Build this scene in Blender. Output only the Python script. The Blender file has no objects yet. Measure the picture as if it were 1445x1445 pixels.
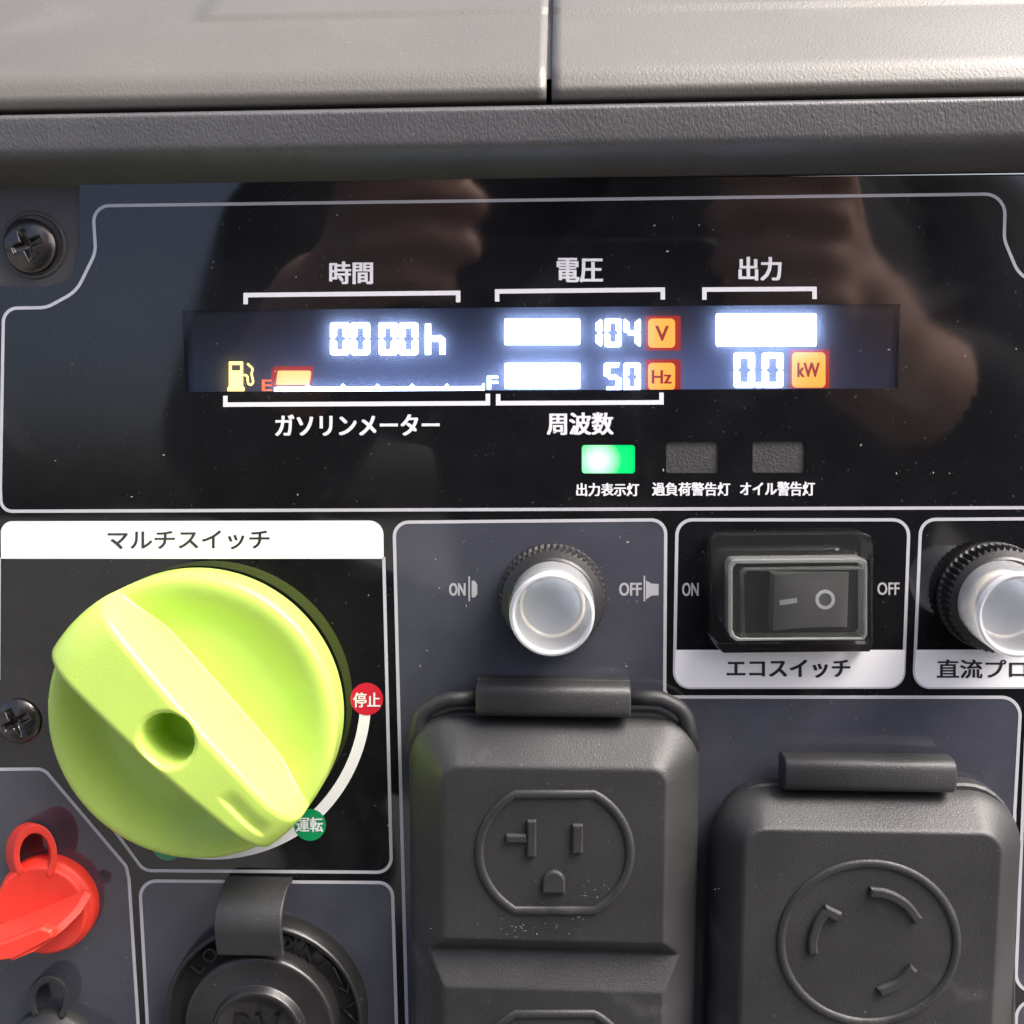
import bpy, bmesh, math, random
import numpy as np
from mathutils import Vector, Matrix
from mathutils.geometry import tessellate_polygon

random.seed(7)
SC = bpy.context.scene
COL = SC.collection

# ------------------------------------------------------------------ camera, sky, sun, exposure
MM = 0.001
FPX, HALF, D = 1480.0, 722.5, 0.225          # focal length in photo pixels, half frame, metres from lens to panel
PITCH, YAW = math.radians(6.5), math.radians(2.7)
TILT = math.radians(6.2)                      # the panel leans back a little
BASE = 0.42                                   # height of the lens foot point over the ground

F_ = Vector((-math.sin(YAW)*math.cos(PITCH), math.cos(YAW)*math.cos(PITCH), -math.sin(PITCH)))
R_ = Vector((math.cos(YAW), math.sin(YAW), 0))
U_ = R_.cross(F_)

def W(X, Y, Z):
    """panel coordinates (Y = depth, negative toward the viewer) -> place"""
    c, s = math.cos(TILT), math.sin(TILT)
    return Vector((X, Y*c + Z*s, -Y*s + Z*c + BASE))

def P(u, v, h=0.0):
    """where photo pixel (u, v) lies on the plane h metres proud of the panel -> (X, Z)"""
    d = F_ + R_*((u-HALF)/FPX) + U_*((HALF-v)/FPX)
    t = (D-h)/d.y
    return (d.x*t, d.z*t)

cam_d = bpy.data.cameras.new('camera')
cam = bpy.data.objects.new('camera', cam_d); COL.objects.link(cam)
cam_d.sensor_width = 36; cam_d.lens = 36*FPX/1445
cam_d.clip_start = 0.005; cam_d.clip_end = 200
rt = Matrix.Rotation(-TILT, 3, 'X')
m3 = Matrix((R_, U_, -F_)).transposed()
cam.matrix_world = Matrix.Translation(W(0, -D, 0)) @ (rt @ m3).to_4x4()
SC.camera = cam

SUN_DIR = Vector((0.55, -0.10, 0.83)).normalized()     # toward the light: over the viewer's right shoulder
w = bpy.data.worlds.new('World'); SC.world = w; w.use_nodes = True
nt = w.node_tree
sky = nt.nodes.new('ShaderNodeTexSky'); sky.sky_type = 'NISHITA'; sky.sun_disc = False
sky.sun_elevation = math.asin(SUN_DIR.z)
sky.sun_rotation = math.atan2(SUN_DIR.x, SUN_DIR.y)
sky.air_density = .55; sky.dust_density = 7.0; sky.ozone_density = 1.0; sky.altitude = 50
bg = nt.nodes['Background']; bg.inputs[1].default_value = 0.15
nt.links.new(sky.outputs[0], bg.inputs[0])
sd = bpy.data.lights.new('sun', 'SUN'); sun = bpy.data.objects.new('sun', sd); COL.objects.link(sun)
sd.energy = 2.2; sd.angle = math.radians(42); sd.color = (1.0, 0.975, 0.945)
sun.rotation_euler = SUN_DIR.to_track_quat('Z', 'Y').to_euler()
sun.location = (0.5, -0.5, 2)
SC.view_settings.view_transform = 'Standard'; SC.view_settings.look = 'None'
SC.view_settings.exposure = 1.48; SC.view_settings.gamma = 1.0
SC.cycles.use_denoising = True
SC.cycles.max_bounces = 10; SC.cycles.transparent_max_bounces = 16
SC.cycles.sample_clamp_indirect = 6.0

# ------------------------------------------------------------------ materials
def mat(name, base, rough=0.5, metal=0.0, ior=1.5, grain=0.0, gscale=2500, var=0.0, vscale=120,
        emit=None, estr=0.0, dust=0.0, sss=0.0, spec=0.5, rvar=0.0, streak=None, smear=.10):
    m = bpy.data.materials.new(name); m.use_nodes = True
    n = m.node_tree.nodes; l = m.node_tree.links; b = n['Principled BSDF']
    b.inputs['Base Color'].default_value = (*base, 1); b.inputs['Roughness'].default_value = rough
    b.inputs['Metallic'].default_value = metal; b.inputs['IOR'].default_value = ior
    b.inputs['Specular IOR Level'].default_value = spec
    tc = n.new('ShaderNodeTexCoord')
    if sss:
        b.inputs['Subsurface Weight'].default_value = sss
        b.inputs['Subsurface Radius'].default_value = (1, 1, .4); b.inputs['Subsurface Scale'].default_value = .002
    if emit:
        b.inputs['Emission Color'].default_value = (*emit, 1); b.inputs['Emission Strength'].default_value = estr
    col = None
    if var or dust:
        nz = n.new('ShaderNodeTexNoise'); nz.inputs['Scale'].default_value = vscale; nz.inputs['Detail'].default_value = 6
        l.new(tc.outputs['Object'], nz.inputs['Vector'])
        mr = n.new('ShaderNodeMapRange'); mr.inputs[1].default_value = .3; mr.inputs[2].default_value = .7
        mr.inputs[3].default_value = 1-var; mr.inputs[4].default_value = 1+var
        l.new(nz.outputs[0], mr.inputs[0])
        mx = n.new('ShaderNodeMix'); mx.data_type = 'RGBA'; mx.blend_type = 'MULTIPLY'; mx.inputs[0].default_value = 1
        mx.inputs[6].default_value = (*base, 1); l.new(mr.outputs[0], mx.inputs[7]); col = mx.outputs[2]
    if dust:
        # tiny pale dust grains and faint smears left on the surface
        vo = n.new('ShaderNodeTexNoise'); vo.inputs['Scale'].default_value = 1300; vo.inputs['Detail'].default_value = 2
        l.new(tc.outputs['Object'], vo.inputs['Vector'])
        big = n.new('ShaderNodeTexNoise'); big.inputs['Scale'].default_value = 26; big.inputs['Detail'].default_value = 5
        big.inputs['Distortion'].default_value = 1.5
        l.new(tc.outputs['Object'], big.inputs['Vector'])
        r1 = n.new('ShaderNodeMapRange'); r1.inputs[1].default_value = .71; r1.inputs[2].default_value = .78
        l.new(vo.outputs[0], r1.inputs[0])
        r2 = n.new('ShaderNodeMapRange'); r2.inputs[1].default_value = .56; r2.inputs[2].default_value = .8
        l.new(big.outputs[0], r2.inputs[0])
        ad = n.new('ShaderNodeMath'); ad.operation = 'MULTIPLY_ADD'; ad.inputs[1].default_value = smear
        l.new(r2.outputs[0], ad.inputs[0]); 
        sc_ = n.new('ShaderNodeMath'); sc_.operation = 'MULTIPLY'; sc_.inputs[1].default_value = .8
        l.new(r1.outputs[0], sc_.inputs[0]); l.new(sc_.outputs[0], ad.inputs[2])
        k = n.new('ShaderNodeMath'); k.operation = 'MULTIPLY'; k.inputs[1].default_value = dust; k.use_clamp = True
        l.new(ad.outputs[0], k.inputs[0])
        m2 = n.new('ShaderNodeMix'); m2.data_type = 'RGBA'; l.new(k.outputs[0], m2.inputs[0])
        l.new(col, m2.inputs[6]); m2.inputs[7].default_value = (.42, .41, .38, 1); col = m2.outputs[2]
    if col is not None:
        l.new(col, b.inputs['Base Color'])
    if rvar:
        nr = n.new('ShaderNodeTexNoise'); nr.inputs['Scale'].default_value = 40; nr.inputs['Detail'].default_value = 5
        l.new(tc.outputs['Object'], nr.inputs['Vector'])
        rr = n.new('ShaderNodeMapRange'); rr.inputs[1].default_value = .35; rr.inputs[2].default_value = .7
        rr.inputs[3].default_value = rough; rr.inputs[4].default_value = rough+rvar
        l.new(nr.outputs[0], rr.inputs[0]); l.new(rr.outputs[0], b.inputs['Roughness'])
    if grain:
        ng = n.new('ShaderNodeTexNoise'); ng.inputs['Scale'].default_value = gscale; ng.inputs['Detail'].default_value = 3
        if streak:
            mp = n.new('ShaderNodeMapping'); mp.inputs['Scale'].default_value = streak
            mp.inputs['Rotation'].default_value = (0, .35, 0)
            l.new(tc.outputs['Object'], mp.inputs[0]); l.new(mp.outputs[0], ng.inputs['Vector'])
        else:
            l.new(tc.outputs['Object'], ng.inputs['Vector'])
        bu = n.new('ShaderNodeBump'); bu.inputs['Strength'].default_value = grain; bu.inputs['Distance'].default_value = .0003
        l.new(ng.outputs[0], bu.inputs['Height']); l.new(bu.outputs[0], b.inputs['Normal'])
    return m

def clear_mat(name, milk, tint=(1, 1, 1), rough=.06, milk_col=(.9, .92, .95), translucent=.5, ior=1.42):
    """clear or milky moulded plastic: see-through, with a little scattering and a glossy skin"""
    m = bpy.data.materials.new(name); m.use_nodes = True
    n = m.node_tree.nodes; l = m.node_tree.links; n.remove(n['Principled BSDF'])
    out = n['Material Output']
    tr = n.new('ShaderNodeBsdfTransparent'); tr.inputs[0].default_value = (*tint, 1)
    df = n.new('ShaderNodeBsdfDiffuse'); df.inputs[0].default_value = (*milk_col, 1)
    tl = n.new('ShaderNodeBsdfTranslucent'); tl.inputs[0].default_value = (*milk_col, 1)
    gl = n.new('ShaderNodeBsdfGlossy'); gl.inputs['Roughness'].default_value = rough
    a = n.new('ShaderNodeMixShader'); a.inputs[0].default_value = translucent
    l.new(df.outputs[0], a.inputs[1]); l.new(tl.outputs[0], a.inputs[2])
    b = n.new('ShaderNodeMixShader'); b.inputs[0].default_value = milk
    l.new(tr.outputs[0], b.inputs[1]); l.new(a.outputs[0], b.inputs[2])
    fr = n.new('ShaderNodeFresnel'); fr.inputs[0].default_value = ior
    c = n.new('ShaderNodeMixShader'); l.new(fr.outputs[0], c.inputs[0])
    l.new(b.outputs[0], c.inputs[1]); l.new(gl.outputs[0], c.inputs[2])
    l.new(c.outputs[0], out.inputs[0])
    return m

M = {}
M['panel'] = mat('black gloss sheet', (.008, .008, .009), .025, ior=1.62, dust=.22, var=.2, rvar=.06, smear=.22)
M['field'] = mat('grey printed field', (.058, .061, .078), .055, ior=1.62, dust=.4, var=.08, rvar=.06)
M['line'] = mat('silver print', (.50, .50, .53), .1, ior=1.62, var=.05)
M['white'] = mat('white print', (.86, .86, .88), .09, ior=1.62, var=.02)
M['ink'] = mat('white lettering ink', (.82, .82, .84), .1, ior=1.62)
M['ink_grey'] = mat('grey lettering ink', (.42, .42, .43), .1, ior=1.62)
M['dark_ink'] = mat('dark lettering ink', (.035, .035, .035), .1, ior=1.62)
M['red_ink'] = mat('red dot print', (.55, .02, .04), .09, ior=1.62)
M['green_ink'] = mat('green dot print', (.01, .28, .10), .09, ior=1.62)
M['case'] = mat('textured charcoal plastic', (.055, .053, .052), .42, grain=.55, gscale=1100, var=.1, vscale=60, dust=.3)
M['lid'] = mat('dusty textured lid plastic', (.098, .093, .082), .45, grain=.28, gscale=1900, var=.07, vscale=30, dust=.4, smear=.12, streak=(1, 1, .6))
M['beam'] = mat('grained beam plastic', (.082, .081, .083), .46, grain=.55, gscale=2300, var=.1, vscale=60, dust=.4, streak=(1, 1, .6))
M['rubber'] = mat('black rubber', (.027, .0272, .0278), .48, grain=.28, gscale=2600, var=.25, vscale=55, dust=.25, smear=.7)
M['rubber_gloss'] = mat('smooth black rubber', (.014, .0135, .0135), .32, grain=.12, gscale=900, var=.15, dust=.35)
M['black_plastic'] = mat('black plastic', (.018, .017, .017), .38, grain=.15, gscale=1500, dust=.4, var=.1)
M['lime'] = mat('lime green plastic', (.52, .72, .13), .30, grain=.10, gscale=1800, sss=.15, var=.05, vscale=45, dust=.10, smear=.8)
M['red_rubber'] = mat('red rubber', (.86, .05, .028), .45, grain=.2, gscale=2000, sss=.2, var=.08, dust=.2, smear=.5)
M['screw'] = mat('black oxide steel', (.09, .085, .08), .24, metal=.85, grain=.15, gscale=700, var=.3, vscale=300)
M['silicone'] = clear_mat('milky clear silicone', .36, rough=.25, ior=1.18, translucent=.5, milk_col=(.95,.97,1))
M['silicone_rim'] = clear_mat('dense silicone rim', .60, rough=.3, ior=1.2, milk_col=(.93, .96, 1))
M['boot'] = clear_mat('clear soft plastic', .032, rough=.07, milk_col=(.8, .82, .82), tint=(.95, .96, .95))
M['boot_edge'] = clear_mat('clear plastic edge', .38, rough=.08, milk_col=(.72, .74, .72), tint=(.9, .92, .9))
M['core'] = mat('pale blue grey button face', (.20, .24, .29), .3, var=.15, vscale=300)
M['core_warm'] = mat('cream button ring', (.55, .47, .36), .4)
M['rocker'] = mat('satin black rocker', (.165, .16, .165), .34)
M['film'] = clear_mat('hazy display film', .10, rough=.04, translucent=.97, ior=1.5, milk_col=(.85, .88, 1))
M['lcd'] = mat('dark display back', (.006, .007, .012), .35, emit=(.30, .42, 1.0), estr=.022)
M['seg'] = mat('lit white display segment', (.3, .3, .3), .4, emit=(.45, .60, 1.0), estr=7.0)
M['amber'] = mat('lit amber display badge', (.3, .2, .05), .4, emit=(1.0, .29, .03), estr=.62)
M['peach'] = mat('lit peach fuel block', (.3, .2, .05), .4, emit=(1.0, .46, .16), estr=.62)
M['redglow'] = mat('painted red badge halo', (.05, .005, .004), .4, emit=(.9, .025, .015), estr=.15)  # painted glow: dim emission imitating light bleed round the lit badges
M['redseg'] = mat('lit red display mark', (.2, .02, .01), .4, emit=(1.0, .16, .04), estr=.6)
M['yellow'] = mat('lit yellow display icon', (.3, .25, .02), .4, emit=(1.0, .76, .20), estr=1.1)
M['badge_ink'] = mat('dark red badge letter', (.05, .01, .01), .5, emit=(.6, .02, .003), estr=.14)
M['lamp_off'] = mat('unlit smoked lamp lens', (.055, .054, .053), .38, grain=.6, gscale=1900, var=.15, vscale=500)
M['lint'] = mat('pale dust flake', (.45, .43, .38), .7)
M['ground'] = mat('dark concrete', (.13, .127, .122), .85, grain=.5, gscale=60, var=.2, vscale=3)
M['skin'] = mat('skin', (.62, .36, .27), .45, sss=.15)
M['jacket'] = mat('dark jacket cloth', (.012, .012, .016), .85, grain=.5, gscale=300)
M['trousers'] = mat('dark trouser cloth', (.015, .015, .018), .9)
M['hair'] = mat('black hair', (.01, .009, .008), .5)
M['phone'] = mat('navy phone back', (.012, .016, .05), .25)
M['lens_glass'] = mat('lens glass', (.01, .01, .012), .05)

# backlight bleed painted into the display's emission, brightest at the lower middle
def paint_edge_glow(m):
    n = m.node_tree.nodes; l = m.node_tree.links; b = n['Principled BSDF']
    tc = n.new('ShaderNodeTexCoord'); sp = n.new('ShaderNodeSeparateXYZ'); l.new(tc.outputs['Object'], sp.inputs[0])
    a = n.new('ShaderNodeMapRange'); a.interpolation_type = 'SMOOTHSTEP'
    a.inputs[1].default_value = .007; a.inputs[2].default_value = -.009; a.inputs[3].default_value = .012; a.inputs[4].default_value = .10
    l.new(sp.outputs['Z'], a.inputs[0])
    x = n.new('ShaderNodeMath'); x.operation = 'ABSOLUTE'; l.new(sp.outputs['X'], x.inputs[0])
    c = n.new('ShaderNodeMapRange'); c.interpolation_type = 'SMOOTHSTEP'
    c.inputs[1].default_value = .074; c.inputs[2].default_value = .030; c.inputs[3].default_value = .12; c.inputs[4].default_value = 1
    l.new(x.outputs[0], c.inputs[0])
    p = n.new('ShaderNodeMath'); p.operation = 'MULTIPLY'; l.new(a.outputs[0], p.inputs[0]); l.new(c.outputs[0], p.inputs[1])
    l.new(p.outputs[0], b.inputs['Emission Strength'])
paint_edge_glow(M['lcd'])

# green lamp: LED hot spot painted into the emission colour, left of centre
def green_lamp():
    m = mat('lit green lamp lens', (.0, .12, .03), .35, emit=(.0, .75, .16), estr=.5, grain=.5, gscale=900)
    n = m.node_tree.nodes; l = m.node_tree.links; b = n['Principled BSDF']
    tc = n.new('ShaderNodeTexCoord'); mp = n.new('ShaderNodeMapping')
    mp.inputs['Location'].default_value = (.0022, 0, .0003)
    l.new(tc.outputs['Object'], mp.inputs[0])
    ln = n.new('ShaderNodeVectorMath'); ln.operation = 'LENGTH'; l.new(mp.outputs[0], ln.inputs[0])
    mr = n.new('ShaderNodeMapRange'); mr.inputs[1].default_value = .0008; mr.inputs[2].default_value = .0050
    l.new(ln.outputs['Value'], mr.inputs[0])
    cr = n.new('ShaderNodeValToRGB'); e = cr.color_ramp.elements
    e[0].color = (.85, 1.0, .9, 1); e[1].color = (.0, .62, .14, 1)
    x = cr.color_ramp.elements.new(.4); x.color = (.5, .95, .62, 1)
    l.new(mr.outputs[0], cr.inputs[0]); l.new(cr.outputs[0], b.inputs['Emission Color'])
    return m
M['green'] = green_lamp()

# ------------------------------------------------------------------ object helpers
def finish(name, me, m, parent, label=None, smooth=False, cat=None, group=None, kind=None, recalc=False):
    """me holds panel coordinates; move them into place with the object's origin at its centre"""
    if recalc:
        bm = bmesh.new(); bm.from_mesh(me); bmesh.ops.recalc_face_normals(bm, faces=bm.faces); bm.to_mesh(me); bm.free()
    n = len(me.vertices); co = np.empty(n*3, np.float32); me.vertices.foreach_get('co', co); co = co.reshape(-1, 3)
    c, s = math.cos(TILT), math.sin(TILT)
    out = np.stack([co[:, 0], co[:, 1]*c+co[:, 2]*s, -co[:, 1]*s+co[:, 2]*c+BASE], 1)
    ctr = (out.min(0)+out.max(0))/2
    out -= ctr
    me.vertices.foreach_set('co', out.astype(np.float32).ravel())
    if smooth:
        me.polygons.foreach_set('use_smooth', [True]*len(me.polygons))
    me.update()
    for mm in (m if isinstance(m, (list, tuple)) else [m]):
        me.materials.append(mm)
    o = bpy.data.objects.new(name, me); COL.objects.link(o)
    o.location = Vector(ctr.tolist())
    if parent is not None:
        o.parent = parent
        bpy.context.view_layer.update()
        o.matrix_parent_inverse = parent.matrix_world.inverted()
    if label: o['label'] = label
    if cat: o['category'] = cat
    if group: o['group'] = group
    if kind: o['kind'] = kind
    return o

def mesh(name, vs, fs, m, parent, **k):
    me = bpy.data.meshes.new(name); me.from_pydata([tuple(v) for v in vs], [], [tuple(f) for f in fs]); me.update()
    return finish(name, me, m, parent, **k)

def sheet(name, loops, h, m, parent, px=True, **k):
    """flat print: polygon (with holes) in photo pixels laid h proud of the panel"""
    ls = [[P(u, v, h) if px else (u, v) for u, v in lp] for lp in loops]
    flat = [p for lp in ls for p in lp]
    tris = tessellate_polygon([[Vector((x, z, 0)) for x, z in lp] for lp in ls])
    vs = [(x, -h, z) for x, z in flat]
    fs = []
    for a, b, c in tris:
        ax, az = flat[a]; bx, bz = flat[b]; cx, cz = flat[c]
        if (bx-ax)*(cz-az)-(bz-az)*(cx-ax) < 0: b, c = c, b
        fs.append((a, b, c))
    return mesh(name, vs, fs, m, parent, **k)

def fillet(pts, r, closed=True, n=7):
    """round the corners of a pixel polygon"""
    out = []; N = len(pts)
    rs = r if isinstance(r, (list, tuple)) else [r]*N
    for i in range(N):
        p = np.array(pts[i], float)
        if (not closed and i in (0, N-1)) or rs[i] <= 0:
            out.append(tuple(p)); continue
        a = np.array(pts[i-1], float); b = np.array(pts[(i+1) % N], float)
        da, db = a-p, b-p; la, lb = np.linalg.norm(da), np.linalg.norm(db)
        da /= la; db /= lb
        ang = math.acos(max(-1, min(1, float(da@db))))
        t = min(rs[i]/max(math.tan(ang/2), 1e-3), .48*la, .48*lb)
        A, B = p+da*t, p+db*t; wgt = math.sin(ang/2)
        for j in range(n+1):
            s = j/n; q0, q1, q2 = (1-s)**2, 2*s*(1-s)*wgt, s*s
            out.append(tuple((q0*A+q1*p+q2*B)/(q0+q1+q2)))
    return out

def rect(u0, v0, u1, v1):
    return [(u0, v0), (u1, v0), (u1, v1), (u0, v1)]

def offset(pts, d, closed=True):
    """offset a polyline to its left by d (miter)"""
    pts = [np.array(p, float) for p in pts]; N = len(pts); out = []
    for i in range(N):
        a = pts[i-1] if (closed or i > 0) else None
        b = pts[(i+1) % N] if (closed or i < N-1) else None
        p = pts[i]
        ds = []
        if a is not None and np.linalg.norm(p-a) > 1e-12: ds.append((p-a)/np.linalg.norm(p-a))
        if b is not None and np.linalg.norm(b-p) > 1e-12: ds.append((b-p)/np.linalg.norm(b-p))
        ns = [np.array((-e[1], e[0])) for e in ds]
        nn = sum(ns); L = np.linalg.norm(nn)
        nn = ns[0] if L < 1e-6 else nn/L
        k = max(.5, float(nn@ns[0]))
        out.append(tuple(p+nn*d/k))
    return out

def stroke(name, pts, wpx, h, m, parent, closed=True, **k):
    """a printed line: ribbon wpx photo pixels wide"""
    A = offset(pts, wpx/2, closed); B = offset(pts, -wpx/2, closed); N = len(pts)
    vs = []
    for p in A+B:
        x, z = P(p[0], p[1], h); vs.append((x, -h, z))
    fs = []
    for i in range(N if closed else N-1):
        j = (i+1) % N; fs.append((i, j, N+j, N+i))
    return mesh(name, vs, fs, m, parent, **k)

def ccw(pts):
    a = sum(pts[i-1][0]*pts[i][1]-pts[i][0]*pts[i-1][1] for i in range(len(pts)))
    return pts if a > 0 else pts[::-1]

def loft(name, outline, rings, m, parent, px_h=None, bottom=True, smooth=False, **k):
    """solid from an outline: rings of (inset mm, height mm), capped. outline in pixels when px_h (mm) is given, else metres"""
    if px_h is not None: outline = [P(u, v, px_h*MM) for u, v in outline]
    outline = ccw([tuple(p) for p in outline]); N = len(outline)
    vs = []
    for ins, h in rings:
        for x, z in (offset(outline, ins*MM) if ins else outline): vs.append((x, -h*MM, z))
    fs = []
    for r in range(len(rings)-1):
        for i in range(N):
            j = (i+1) % N; a = r*N
            fs.append((a+i, a+j, a+N+j, a+N+i))
    top = (len(rings)-1)*N
    tri = tessellate_polygon([[Vector((vs[top+i][0], vs[top+i][2], 0)) for i in range(N)]])
    fs += [tuple(top+i for i in t) for t in tri]
    if bottom:
        fs += [tuple(reversed(t)) for t in tri and [tuple(i for i in t) for t in tri]]
    me = bpy.data.meshes.new(name); me.from_pydata(vs, [], fs); me.update()
    return finish(name, me, m, parent, smooth=False, recalc=True, **k)

def lathe(name, c, prof, m, parent, n=64, lean=(0, 0), smooth=True, knurl=None, sq=1.0, **k):
    """profile of (radius mm, height mm) turned about the panel normal at c = (X, Z)"""
    vs, fs = [], []
    for r, h in prof:
        for i in range(n):
            a = 2*math.pi*i/n; rr = r
            if knurl and knurl[0] <= h <= knurl[1] and i % 2: rr = r-knurl[2]
            vs.append((c[0]+(rr*math.cos(a)+lean[0]*h)*MM, -h*MM, c[1]+(rr*math.sin(a)*sq+lean[1]*h)*MM))
    for q in range(len(prof)-1):
        for i in range(n):
            j = (i+1) % n; fs.append((q*n+i, q*n+j, (q+1)*n+j, (q+1)*n+i))
    me = bpy.data.meshes.new(name); me.from_pydata(vs, [], fs); me.update()
    bm = bmesh.new(); bm.from_mesh(me); bmesh.ops.remove_doubles(bm, verts=bm.verts, dist=1e-7); bm.to_mesh(me); bm.free()
    return finish(name, me, m, parent, smooth=smooth, recalc=True, **k)

def tube(name, pts, r, m, parent, n=10, closed=False, flat=1.0, **k):
    """round bar along points (X, h, Z) in metres"""
    pts = [Vector((x, -h, z)) for x, h, z in pts]; N = len(pts); vs, fs = [], []
    for i, p in enumerate(pts):
        a = pts[i-1] if (closed or i > 0) else p; b = pts[(i+1) % N] if (closed or i < N-1) else p
        t = (b-a).normalized(); s = t.cross(Vector((0, 1, 0)))
        if s.length < 1e-6: s = Vector((1, 0, 0))
        s.normalize(); q = s.cross(t)
        for j in range(n):
            an = 2*math.pi*j/n; vs.append(p+s*(r*math.cos(an))+q*(r*flat*math.sin(an)))
    for i in range(N if closed else N-1):
        e = (i+1) % N
        for j in range(n):
            f = (j+1) % n; fs.append((i*n+j, i*n+f, e*n+f, e*n+j))
    if not closed:
        fs.append(tuple(range(n))); fs.append(tuple((N-1)*n+j for j in range(n)))
    me = bpy.data.meshes.new(name); me.from_pydata([tuple(v) for v in vs], [], fs); me.update()
    o = finish(name, me, m, parent, smooth=True, recalc=True, **k)
    for p in o.data.polygons:
        if len(p.vertices) > 4: p.use_smooth = False
    return o

def field(name, bb, step, sdf, H, base, m, parent, **k):
    """moulded face: height H(X,Z) (metres) over the region sdf<0, with side walls down to base"""
    x0, x1, z0, z1 = bb
    nx, nz = int((x1-x0)/step)+1, int((z1-z0)/step)+1
    X, Z = np.meshgrid(np.linspace(x0, x1, nx), np.linspace(z0, z1, nz))
    cx = (X[:-1, :-1]+X[1:, 1:])/2; cz = (Z[:-1, :-1]+Z[1:, 1:])/2
    keep = sdf(cx, cz) < 0
    idx = np.arange(nx*nz).reshape(nz, nx)
    q = np.stack([idx[:-1, :-1], idx[:-1, 1:], idx[1:, 1:], idx[1:, :-1]], -1)[keep]
    e = np.concatenate([q[:, [0, 1]], q[:, [1, 2]], q[:, [2, 3]], q[:, [3, 0]]])
    key = {}
    for a, b in e.tolist(): key[(a, b)] = 1
    bd = [(a, b) for a, b in key if (b, a) not in key]
    bv = np.unique(np.array(bd).ravel())
    xf, zf = X.ravel().copy(), Z.ravel().copy()
    ep = step*.05
    for _ in range(4):
        px, pz = xf[bv], zf[bv]; d = sdf(px, pz)
        gx = (sdf(px+ep, pz)-sdf(px-ep, pz))/(2*ep); gz = (sdf(px, pz+ep)-sdf(px, pz-ep))/(2*ep)
        L = np.maximum(np.hypot(gx, gz), .3)
        xf[bv] -= d*gx/L**2; zf[bv] -= d*gz/L**2
    h = H(xf, zf)
    used = np.unique(q); mp = -np.ones(nx*nz, int); mp[used] = np.arange(len(used))
    vs = np.stack([xf[used], -h[used], zf[used]], 1).tolist()
    fs = mp[q].tolist()
    top = {}; bot = {}
    for v in bv.tolist():
        top[v] = len(vs); vs.append((xf[v], -h[v], zf[v])); bot[v] = len(vs); vs.append((xf[v], -base, zf[v]))
    for a, b in bd: fs.append((top[b], top[a], bot[a], bot[b]))
    return mesh(name, vs, fs, m, parent, smooth=True, **k)

def text(name, s, box, h, m, parent, bold=.018, raise_=0.0, **k):
    """lettering fitted to a pixel box (u0, v0, u1, v1), h proud of the panel; bold strokes are overprinted, each print 6 microns up"""
    cu = bpy.data.curves.new('lettering', 'FONT'); cu.body = s; cu.resolution_u = 3
    if raise_: cu.extrude = .03
    ob = bpy.data.objects.new('lettering', cu); COL.objects.link(ob)
    dg = bpy.context.evaluated_depsgraph_get()
    me = bpy.data.meshes.new_from_object(ob.evaluated_get(dg))
    bpy.data.objects.remove(ob); bpy.data.curves.remove(cu)
    n = len(me.vertices); co = np.empty(n*3, np.float32); me.vertices.foreach_get('co', co); co = co.reshape(-1, 3)
    lo, hi = co.min(0), co.max(0); u0, v0, u1, v1 = box[:4]
    sk = box[4] if len(box) > 4 else 0        # vertical drift across the box, pixels
    d = bold*(v1-v0)*1.25
    sh = [(0, 0)] if d < .05 or raise_ else [(-d, -d*.5), (d, d*.5), (-d, d*.5), (d, -d*.5), (0, 0)]
    vs, fs = [], []
    for q, (du, dv) in enumerate(sh):
        b0 = len(vs)
        for i in range(n):
            a = (co[i, 0]-lo[0])/(hi[0]-lo[0]); b = (co[i, 1]-lo[1])/(hi[1]-lo[1])
            hh = h+(raise_ if co[i, 2] > 0 else 0)+q*.006*MM
            x, z = P(u0+d+a*(u1-u0-2*d)+du, v1+b*(v0-v1)+sk*a+dv, hh); vs.append((x, -hh, z))
        fs += [tuple(b0+j for j in p.vertices) for p in me.polygons]
    bpy.data.meshes.remove(me)
    return mesh(name, vs, fs, m, parent, **k)

# ------------------------------------------------------------------ the ground and the generator
gv = [(-30, -30, 0), (30, -30, 0), (30, 30, 0), (-30, 30, 0)]
gm = bpy.data.meshes.new('ground'); gm.from_pydata(gv, [], [(0, 1, 2, 3)]); gm.materials.append(M['ground'])
go = bpy.data.objects.new('ground', gm); COL.objects.link(go); go['kind'] = 'structure'

GEN = bpy.data.objects.new('power_generator', None); COL.objects.link(GEN)
GEN.location = (0, .20, 0); GEN.empty_display_size = .05
GEN['label'] = 'black portable power generator with a glossy control panel, lime green knob and lit display'
GEN['category'] = 'generator'
bpy.context.view_layer.update()

XL, XR = -.155, .175                       # the case reaches a little past the frame on both sides
zb = lambda v, h=0: P(HALF, v, h)[1]
Zbot = -.30

# case shell behind the panel
def case_shell():
    zt = zb(246)
    o = [(XL, Zbot), (XR, Zbot), (XR, zt), (XL, zt)]
    loft('case_shell', fillet(o, .006, n=5), [(0, -330), (0, -5), (.6, -3.0), (1.6, -2.4)], M['case'], GEN)
case_shell()
loft('corner_plate', [(XL, zb(420)), P(125, 420), P(125, 249), (XL, zb(249))], [(0, -2.3), (0, -1.2), (.5, -.9)], M['case'], GEN, label='dark plastic corner of the case round a screw')

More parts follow.
